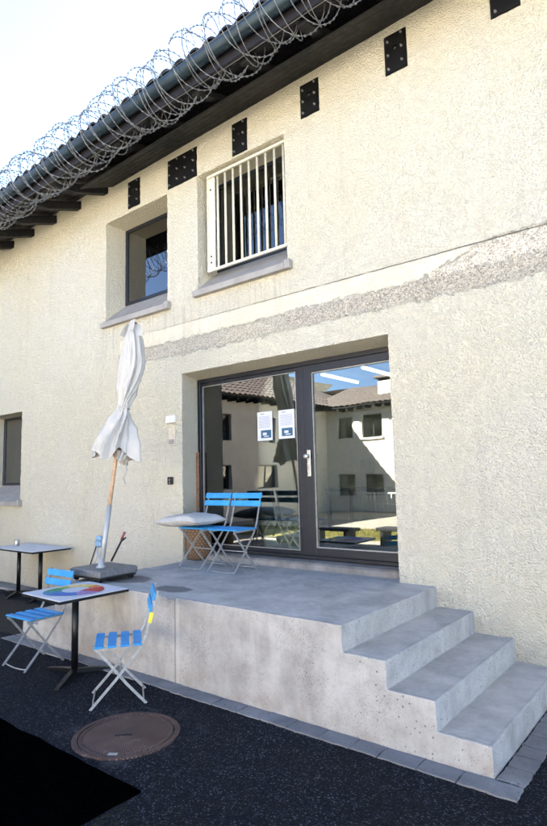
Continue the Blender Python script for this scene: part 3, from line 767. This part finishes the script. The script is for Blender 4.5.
o = q.build('cushion', 'cushion'); o.location = (-2.84, -.30, H+.523); o.rotation_euler = (0, rad(-2), rad(-3)); tag(o, 'grey cushion lying across the left chair on the platform', 'cushion')

# ------------------------------------------------------------------ tables
def make_table(w_, d_, arms=3, rot=0, h=.73):
    r = empty('cafe_table')
    q = MB(); q.bbox(-w_/2, w_/2, -d_/2, d_/2, h-.030, h-.008, .003); q.build('edge_board', 'table_black', r)
    q = MB(); q.bbox(-w_/2+.006, w_/2-.006, -d_/2+.006, d_/2-.006, h-.0075, h, .0015); q.build('table_top', 'table_white', r)
    q = MB(); q.tube([(0, 0, .04), (0, 0, h-.03)], .03, 20); q.bbox(-.14, .14, -.14, .14, h-.036, h-.027, .002); q.build('pedestal', 'table_black', r)
    for i in range(arms):
        a = rot+i*2*math.pi/arms; q = MB(); mt = Matrix.Rotation(a, 4, 'Z')
        pts = [(.02, 0, .055), (.15, 0, .045), (.34, 0, .018), (.385, 0, .006)]
        vs = []
        for (x, _, z) in pts:
            ww = .022 if x < .3 else .019; vs += [mt @ Vector((x, -ww, z)), mt @ Vector((x, ww, z)), mt @ Vector((x, ww, max(0, z-.035))), mt @ Vector((x, -ww, max(0, z-.035)))]
        q.add(vs, [(3, 2, 1, 0), (12, 13, 14, 15)]+[(a_*4+b_, a_*4+(b_+1) % 4, a_*4+4+(b_+1) % 4, a_*4+4+b_) for a_ in range(3) for b_ in range(4)])
        q.build('foot', 'table_black', r)
    return r
t1 = make_table(.66, .68, 3, rad(188)); t1.location = (-2.58, -1.955, 0); t1.rotation_euler = (0, 0, rad(-2)); tag(t1, 'white square cafe table with a painted colour ring on its top', 'table')
q = MB(); mats = ['ring_red', 'ring_orange', 'ring_yellow', 'ring_lime', 'ring_green', 'ring_teal', 'ring_blue', 'ring_violet']
NS = 96
seq = [(0, 'ring_violet'), (18, 'ring_red'), (75, 'ring_orange'), (105, 'ring_yellow'), (165, 'ring_lime'), (190, 'ring_green'), (232, 'ring_teal'), (262, 'ring_blue'), (335, 'ring_violet')]
for i in range(NS):
    a0, a1 = 2*math.pi*i/NS, 2*math.pi*(i+1)/NS; dg = 360*(i+.5)/NS
    nmz = [m0 for (s0, m0) in seq if dg >= s0][-1]
    def ro(a): return .262+.012*math.sin(a*3+1)
    def ri(a): return .125+.028*math.sin(a-1.0)-.012*math.sin(2*a)-(.035 if a < 1.2 else 0)
    v = [(r*math.cos(a), r*math.sin(a), .7325) for (r, a) in ((ri(a0), a0), (ro(a0), a0), (ro(a1), a1), (ri(a1), a1))]
    q.add(v, [(0, 1, 2, 3)], False, mats.index(nmz))
o = q.build('colour_ring', mats, t1); o.location = (-.01, .0, 0)
t2 = make_table(.63, .62, 3, rad(185)); t2.location = (-6.02, -.36, 0); tag(t2, 'far white cafe table by the wall, its right edge free and no tin on it', 'table', 'plain white tables by the wall')
t3 = copy_tree(t2); t3.location = (-6.655, -.36, 0); tag(t3, 'far white cafe table by the wall with a small tin standing on it', 'table', 'plain white tables by the wall')
q = MB(); q.lathe([(.036, 0), (.038, .004), (.038, .092), (.035, .096), (.033, .092), (.033, .02)], 20); o = q.build('tin', 'tin'); o.location = (-6.70, -.38, .732); tag(o, 'small metal tin standing on the far table by the wall', 'tin')
q = MB(); q.tube([(.039*math.cos(a), .039*math.sin(a), .03) for a in [2*math.pi*i/20 for i in range(20)]], .0015, 4, closed=True); q.build('bead', 'tin', o)

# ------------------------------------------------------------------ closed parasol
UB = Vector((-2.985, -1.41, H))
um = empty('parasol', UB, 0, 'closed off-white parasol on a stone base, leaning right, on the platform', 'parasol')
q = MB(); q.bbox(-.31, .21, -.165, .305, .055, .125, .012); q.build('base_slab', 'slab_stone', um)
q = MB(); q.bbox(-.295, .195, -.15, .29, .035, .054, .004); q.build('base_tray', 'rubber', um)
for (x, y) in ((-.25, -.12), (.15, -.12), (.15, .26), (-.25, .26)):
    q = MB(); q.tube([(x-.015, y, .026), (x+.015, y, .026)], .026, 14); q.build('caster', 'rubber', um)
ln = Vector((-.07, .48, 2.77)).normalized()
def ax(t): return Vector((0, 0, .12))+ln*t*1.035       # point on the leaning axis, t metres above the slab
q = MB(); q.lathe([(.05, .125), (.05, .14), (.032, .15), (.03, .22)], 16); q.tube([ax(0), ax(.62)], .026, 14); q.build('socket_pole', 'pole_metal', um)
q = MB(); q.tube([ax(.60), ax(1.2), ax(2.56)], .0205, 14); q.build('pole', 'pole_wood', um)
q = MB(); q.tube([ax(2.56), ax(2.63)], [.026, .03], 12); q.bbox(-.02, .02, -.045, .045, 0, .04, .006, mat=Matrix.Translation(ax(2.56))); q.build('finial', 'finial_wood', um)
# canvas folded round the pole, gathered at a tie
def radius(s_):   # s 0 top..1 hem
    pts = [(0, .048), (.05, .075), (.12, .105), (.3, .125), (.5, .108), (.60, .066), (.635, .058), (.67, .078), (.78, .150), (.9, .195), (1, .205)]
    for (a, ra), (b, rb) in zip(pts, pts[1:]):
        if s_ <= b: t = (s_-a)/(b-a); t = t*t*(3-2*t); return ra+(rb-ra)*t
    return pts[-1][1]
q = MB(); NU, NV = 128, 110; vs = []
sidev = Vector((.78, .62, 0)); sidev = (sidev-ln*sidev.dot(ln)).normalized(); dep = ln.cross(sidev).normalized()
for j in range(NV+1):
    s_ = j/NV
    for i in range(NU):
        a = 2*math.pi*i/NU
        fold = math.sin(a*4+2.6*s_+.9*math.sin(a*2+s_*3)); f2_ = noise.noise(Vector((math.cos(a)*2.2, math.sin(a)*2.2, s_*2.6)))
        sharp = 1-abs(fold)**.7*1.0
        amp = .17+.14*min(1, max(0, (s_-.66)*4))
        r = radius(s_)*(1+amp*(sharp-.45)*1.5+.20*f2_)
        hem = .13*noise.noise(Vector((math.cos(a)*1.6+3, math.sin(a)*1.6, 0)))+.05*math.sin(a*4+.8)
        if s_ > .66:
            k_ = (s_-.66)/.34
            r *= 1+.32*k_*k_*max(0, -math.cos(a+.25))+.08*k_*math.cos(a)
        tt = 2.60-s_*(1.51+hem*min(1, s_*1.3)); r *= 1+.17*noise.noise(Vector((math.cos(a)*4.5, math.sin(a)*4.5, s_*3)))+.07*noise.noise(Vector((math.cos(a)*10, math.sin(a)*10, s_*6)))
        # cloth bulges to the right above the tie
        off = .03*math.sin(math.pi*min(1, s_/.62))
        cpt = ax(tt)+sidev*(off-.03*max(0, s_-.62))
        tw = a+.5*math.sin(s_*5)
        vs.append(cpt+(sidev*math.cos(tw)+dep*math.sin(tw))*r)
fs = [(j*NU+i, j*NU+(i+1) % NU, (j+1)*NU+(i+1) % NU, (j+1)*NU+i) for j in range(NV) for i in range(NU)]
q.add(vs, fs, True)
can = q.build('canopy', 'canvas', um)
q = MB(); pts = []
for i in range(25):
    a = 2*math.pi*i/24; pts.append(ax(2.60-.955)+(sidev*math.cos(a)+dep*math.sin(a))*(.071+.004*math.sin(a*5)))
q.tube(pts[:-1], .009, 6, closed=True); q.build('tie_strap', 'canvas', can)
# vent flaps near the tip, pole end showing
q = MB()
for (a, l, z0) in ((3.4, .13, 2.50), (.2, .13, 2.42), (4.6, .11, 2.55), (5.4, .14, 2.5)):
    d_ = sidev*math.cos(a)+dep*math.sin(a); o0 = ax(z0)
    t_ = Vector((-math.sin(a), math.cos(a), 0))
    row = []
    for i in range(5):
        u = i/4; row += [o0+d_*(.05+l*.35*u)+ln*(.10-.16*u+.02*math.sin(u*3))+t_*w2 for w2 in (-.05-.02*u, 0, .05+.02*u)]
    q.add(row, [(i*3+j, i*3+j+1, i*3+3+j+1, i*3+3+j) for i in range(4) for j in range(2)], True)
fl_ = q.build('vent_flap', 'canvas', can)
for a in (0.3, 1.1, 2.0, 2.9, 3.7, 4.5, 5.3, 6.0):
    q = MB(); d_ = sidev*math.cos(a)+dep*math.sin(a); q.tube([ax(2.47)+d_*.03, ax(1.9)+d_*.04, ax(1.62)+d_*.034, ax(1.14)+d_*(.05+.04*math.sin(a*3))], .008, 5)
    q.build('rib', 'pole_wood', um)
q = MB(); cs = [ax(t_)+sidev*w_-dep*.05 for t_, w_ in ((1.28, .10), (1.16, .11), (1.05, .125), (.98, .145), (.93, .135), (.90, .12), (.84, .15))]
q.tube(cs, .005, 6); q.build('pull_cord', 'rope', um)
# scalloped inner hem hanging down by the pole
q = MB(); vs = []
for i in range(9):
    for j in range(6):
        u = i/8; v = j/5; vs.append(ax(1.18-.13*v*(1-.5*abs(u-.5)))+sidev*(.03+.13*u*(1-.35*v))+dep*(-.09+.03*math.sin(u*9)))
q.add(vs, [(i*6+j, i*6+j+1, i*6+7+j, i*6+6+j) for i in range(8) for j in range(5)], True); q.build('valance', 'canvas', can)

# things leaning behind the parasol
q = MB(); e0 = empty('dustpan', (-3.62, -1.02, 0), 0, 'grey-blue clamp head on two thin rods standing behind the parasol base', 'cleaning tool')
q.tube([(-.09, .0, .62), (.04, .05, .99)], .007, 8); q.build('dark_rod', 'rubber', e0)
q = MB(); q.tube([(.0, .0, .60), (.075, .05, .99)], .008, 8); q.build('light_rod', 'galvanised', e0)
q = MB(); q.bbox(.005, .115, .03, .08, .955, 1.03, .018); q.bbox(.02, .13, .035, .075, 1.03, 1.085, .012); q.build('clamp_head', 'tool_blue', e0)
e0.location = (-3.655, -1.08, 0)
q = MB(); e0 = empty('forked_stick', (-3.28, -1.06, H), 0, 'dark forked stick leaning behind the parasol pole', 'stick')
q.tube([(-.02, .0, .125), (.12, .05, .38)], .011, 8); q.tube([(.095, .04, .335), (.175, .045, .385)], .009, 8); q.build('stick_shaft', 'rubber', e0)
q = MB(); q.tube([(.10, .045, .36), (.145, .055, .44)], .014, 8); q.build('stick_grip', 'tool_pink', e0)

# basket and lath in the door reveal
q = MB(); q.lathe([(.10, 0), (.125, .02), (.15, .10), (.162, .2), (.158, .30), (.145, .385), (.152, .40), (.14, .405), (.132, .38), (.14, .2), (.1, .03)], 40, fn=lambda a, z: 1+.02*math.sin(a*20+(round(z*60) % 2)*math.pi))
o = q.build('basket', 'wicker'); o.location = (-3.19, .165, H); tag(o, 'brown woven basket in the left corner of the doorway', 'basket')
q = MB(); q.bbox(-.02, .02, -.012, .012, 0, 1.35, .003); o = q.build('wooden_lath', 'lath_wood'); o.location = (-3.335, .30, H+.0); o.rotation_euler = (0, rad(0), 0); tag(o, 'thin brown wooden lath upright against the left door reveal', 'lath')

# notices on the glass
for (x0, x1, z0, z1, lb, dk) in ((-2.35, -2.115, 2.145, 2.495, 'left of two white notices taped to the glass pane', .0), (-2.02, -1.785, 2.15, 2.49, 'right of two white notices, nearest the door post', .01)):
    q = MB(); yy = FY+.028; q.box(x0, x1, yy-.0012, yy, z0, z1); o = q.build('notice', 'paper'); tag(o, lb, 'notice', 'notices taped to the glass')
    q = MB(); q.box(x0+.055-dk, x1-.02-dk, yy-.0024, yy-.0014, z0+.03, z0+.125); q.build('picture', 'paper_picture', o)
    q = MB(); q.box(x0+.085, x1-.09, yy-.0034, yy-.0026, z0+.065, z0+.095); q.box(x0+.10, x1-.06, yy-.0034, yy-.0026, z0+.045, z0+.055); q.build('picture_mark', 'paper', o)
    q = MB(); z = z1-.03
    q.box(x0+.05, x0+.11, yy-.0024, yy-.0014, z, z+.008); z -= .03
    while z > z0+.15:
        x = x0+.03
        while x < x1-.04:
            L = random.uniform(.012, .035); q.box(x, min(x+L, x1-.025), yy-.0024, yy-.0014, z, z+.0035); x += L+.006
        z -= .0135
    q.build('text_lines', 'paper_print', o)

# ------------------------------------------------------------------ inside the entrance room
fp = empty('flower_trough', (-2.72, .95, .78), 0, 'low white trough crowded with small white blossoms behind the left pane', 'planter')
q = MB(); q.bbox(-.62, .75, -.14, .14, 0, .26, .01); q.build('trough', 'plastic_white', fp)
q = MB(); q2 = MB()
for i in range(60):
    x = random.uniform(-.6, .73); y = random.uniform(-.12, .12); r = random.uniform(.018, .042); z = .29+random.uniform(0, .13)*(1.5 if x < -.1 else .9)
    q.lathe([(r*.3, -r), (r*.85, -r*.5), (r, 0), (r*.8, r*.55), (r*.25, r*.9)], 7, (x, y, z), fn=lambda a, z_: 1+.2*math.sin(a*3+z_*40)); q2.tube([(x, y, .25), (x, y, z-r)], .003, 4)
    q2.add([(x, y, .27), (x+.03, y+.02, .30), (x+.05, y, .29)], [(0, 1, 2)])
tag(q.build('blossoms', 'blossom', fp), kind='stuff'); tag(q2.build('stems', 'leaf', fp), kind='stuff')
tb = empty('desk', (-1.75, 2.3, .78), 0, 'dark low desk standing in the room behind the glass', 'table')
q = MB(); q.bbox(-.7, .7, -.35, .35, .70, .74, .004); q.build('desk_top', 'far_dark', tb)
for sx in (-1, 1):
    for sy in (-1, 1):
        q = MB(); q.box(sx*.66-.02, sx*.66+.02, sy*.31-.02, sy*.31+.02, 0, .70); q.build('leg', 'far_dark', tb)
LG = 'ceiling lights inside the entrance room'
for i, (xa, ya, yb, lb) in enumerate(((-2.10, 1.43, 2.43, 'left lit fluorescent tube seen through the door glass'), (-1.45, 1.40, 2.5, 'right lit fluorescent tube seen through the door glass'))):
    e = empty('ceiling_light', (xa, (ya+yb)/2, 3.115), 0, lb, 'ceiling light', LG); L = (yb-ya)/2
    q = MB(); q.box(-.04, .04, -L, L, -.025, .0); q.build('housing', 'plastic_white', e)
    q = MB(); q.tube([(0, -L+.02, -.042), (0, L-.02, -.042)], .018, 10); q.build('tube', 'tube_light', e)

# ------------------------------------------------------------------ the wing and the range across the yard (seen mirrored in the glass)
F = empty('courtyard_wing', (0, 0, 0), 0, 'pale L-shaped range across the yard, mirrored in the entrance glass', 'building')
EX, EY, EZ = -13.4, -18.0, 4.95
wy = [(-2.6, -1.5), (-4.9, -3.8), (-7.3, -6.2), (-11.1, -9.9), (-14.0, -12.7), (-16.6, -15.6)]
wxs = [(-12.8, -11.9), (-11.35, -10.35), (-8.9, -7.9), (-6.9, -5.9), (-4.4, -3.4), (-1.9, -.9), (.7, 1.7), (3.2, 4.2), (6, 7)]
# the wall along x = EX (faces +x) and y = EY (faces +y), with real openings
def holed(axis, c0, a0, a1, ops, zw, par):
    q = MB(); xs2 = sorted({a0, a1} | {v for o in ops for v in o[:2]}); zs2 = sorted({-.05, EZ+.25} | {v for z in zw for v in z}); t = .3
    def P(a, d, z): return (c0-d, a, z) if axis == 'x' else (a, c0-d, z)
    for i in range(len(xs2)-1):
        for j in range(len(zs2)-1):
            ma, mz = (xs2[i]+xs2[i+1])/2, (zs2[j]+zs2[j+1])/2
            hole = any(o[0] < ma < o[1] for o in ops) and any(z[0] < mz < z[1] for z in zw)
            if not hole:
                q.add([P(xs2[i], 0, zs2[j]), P(xs2[i+1], 0, zs2[j]), P(xs2[i+1], 0, zs2[j+1]), P(xs2[i], 0, zs2[j+1])], [(0, 1, 2, 3)])
    for o in ops:
        for z in zw:
            A, Bq = o; q.add([P(A, 0, z[0]), P(Bq, 0, z[0]), P(Bq, 0, z[1]), P(A, 0, z[1]), P(A, t, z[0]), P(Bq, t, z[0]), P(Bq, t, z[1]), P(A, t, z[1])], [(0, 1, 5, 4), (1, 2, 6, 5), (2, 3, 7, 6), (3, 0, 4, 7)])
    q.build('wall', 'far_wall', par)
    cnt = 0
    for o in ops:
        for zi, z in enumerate(zw):
            A, Bq = o
            def bx(a, b, d0, d1, z0, z1, mb):
                if axis == 'x': mb.box(c0-d1, c0-d0, a, b, z0, z1)
                else: mb.box(a, b, c0-d1, c0-d0, z0, z1)
            f = MB(); e = .05
            for (a, b, z0, z1) in ((A, A+e, z[0], z[1]), (Bq-e, Bq, z[0], z[1]), (A+e, Bq-e, z[0], z[0]+e), (A+e, Bq-e, z[1]-e, z[1])): bx(a, b, .16, .2, z0, z1, f)
            bx((A+Bq)/2-.025, (A+Bq)/2+.025, .16, .2, z[0]+e, z[1]-e, f)
            fo = f.build('window', 'far_dark', par)
            p = MB(); bx(A+e, Bq-e, .18, .185, z[0]+e, z[1]-e, p); p.build('pane', 'glass', fo)
            p = MB(); cnt += 1
            if axis == 'x': bx(A+e, Bq-e, .19 if zi == 0 else .24, .20 if zi == 0 else .25, z[0], z[1]-e*(1 if zi == 0 else 1), p); p.build('curtain', 'blind_white', fo)
            else:
                k_ = [.35, .0, .2, .5][cnt % 4]; bx(A+e, Bq-e, .26, .28, z[0]+(z[1]-z[0])*k_, z[1]-e, p); p.build('curtain', 'blind_orange', fo)
                p = MB(); bx(A-.05, Bq+.05, .30, .9, z[0]-.1, z[1]+.1, p); p.build('room', 'far_dark', fo)
            p = MB(); bx(A-.08, Bq+.08, -.07, .158, z[0]-.09, z[0]-.002, p); p.build('sill', 'far_wall', fo)
holed('x', EX, EY, -.02, wy, [(1.25, 2.2), (3.2, 4.3)], F)
holed('y', EY, EX, 14, wxs, [(.75, 1.75), (3.45, 4.5)], F)
# roofs
tile_roof(EY-1, -.1, EX+.6, EZ+.02, EX-4.6, EZ+2.7, .30, .04, 'roof', 'tile_far', F, axis='x', step=.42, n_per=6)
tile_roof(EX-.6, 14.5, EY+.6, EZ+.02, EY-3.6, EZ+1.55, .30, .04, 'roof', 'tile_far', F, axis='y', step=.42, n_per=6)
q = MB(); q.add([(EX-4.6, EY-8, EZ+2.7), (EX-4.6, -.1, EZ+2.7), (EX-9, -.1, EZ), (EX-9, EY-8, EZ)], [(0, 1, 2, 3)]); q.add([(EX-4, EY-3.6, EZ+1.55), (14.5, EY-3.6, EZ+1.55), (14.5, EY-8, EZ), (EX-4, EY-8, EZ)], [(0, 1, 2, 3)])
q.box(EX-9, EX-8.7, EY-8, -.1, 0, EZ); q.box(EX-9, 14, EY-8, EY-7.7, 0, EZ); q.box(13.7, 14, EY-7.7, EY-.3, 0, EZ)
q.add([(13.9, EY, EZ), (13.9, EY-3.6, EZ+1.5), (13.9, EY-8, EZ)], [(0, 1, 2)])
q.build('rear_walls', 'far_wall', F)
q = MB(); q.box(EX+.001, EX+.62, EY-1, -.1, EZ-.05, EZ-.01); q.box(EX-.6, 14.4, EY+.001, EY+.62, EZ-.052, EZ-.012); q.build('soffit', 'wood_dark', F)
y = -1.0
while y > EY+.7: q = MB(); q.box(EX+.0, EX+.58, y-.05, y+.05, EZ-.17, EZ-.052); q.build('eaves_bracket', 'wood_dark', F); y -= .55
x = EX+1
while x < 14: q = MB(); q.box(x-.05, x+.05, EY+.0, EY+.58, EZ-.17, EZ-.054); q.build('eaves_bracket', 'wood_dark', F); x += .5
q = MB(); q.bbox(-11.0, -9.75, EY-1.9, EY-1.0, 5.2, 6.3, .02); q.build('chimney', 'far_wall', F)
q = MB(); q.bbox(-11.15, -9.6, EY-2.05, EY-.85, 6.42, 6.55, .02)
for x in (-10.95, -10.5, -10.05, -9.85): q.box(x-.04, x+.04, EY-1.85, EY-1.05, 6.3, 6.42)
q.build('chimney_cap', 'tile_far', F)
# white railing and benches in the yard
q = MB(); q.add([(EX+.55, EY-1.0, EZ), (EX-4.6, EY-1.0, EZ+2.72), (EX-9, EY-1.0, EZ), (EX-9, EY-1, 0), (EX+.0, EY-1.0, 0)], [(0, 1, 2, 3, 4)]); q.add([(EX-4.6, EY-1.0, EZ+2.7), (EX+.5, EY-1, EZ+.02), (EX-2, EY-5, EZ+1.2)], [(0, 1, 2)], mi=1); q.build('gable', ['far_wall', 'tile_far'], F)
rl = empty('railing', (-9.9, -16.6, 0), 0, 'short white metal railing by the far range, mirrored in the door', 'railing')
q = MB(); q.tube([(-.8, 0, 0), (-.8, 0, .9), (1.2, 0, .9), (1.2, 0, 0)], .03, 8); q.tube([(-.8, 0, .45), (1.2, 0, .45)], .02, 8); q.build('rail', 'plastic_white', rl)
for i in range(9):
    q = MB(); q.tube([(-.6+.2*i, 0, .05), (-.6+.2*i, 0, .9)], .012, 6); q.build('baluster', 'plastic_white', rl)
for i, (x, y, lb) in enumerate(((-5.6, -6.3, 'left of two low dark benches in the yard, mirrored low in the door glass'), (-3.9, -6.6, 'right of two low dark benches in the yard, mirrored low in the door glass'))):
    e = empty('yard_bench', (x, y, 0), rad(8), lb, 'bench', 'dark benches standing in the yard')
    q = MB(); q.bbox(-.65, .65, -.22, .22, .38, .45, .008); q.build('seat', 'far_dark', e)
    for sx in (-1, 1): q = MB(); q.box(sx*.5-.04, sx*.5+.04, -.18, .18, 0, .38); q.build('leg', 'far_dark', e)
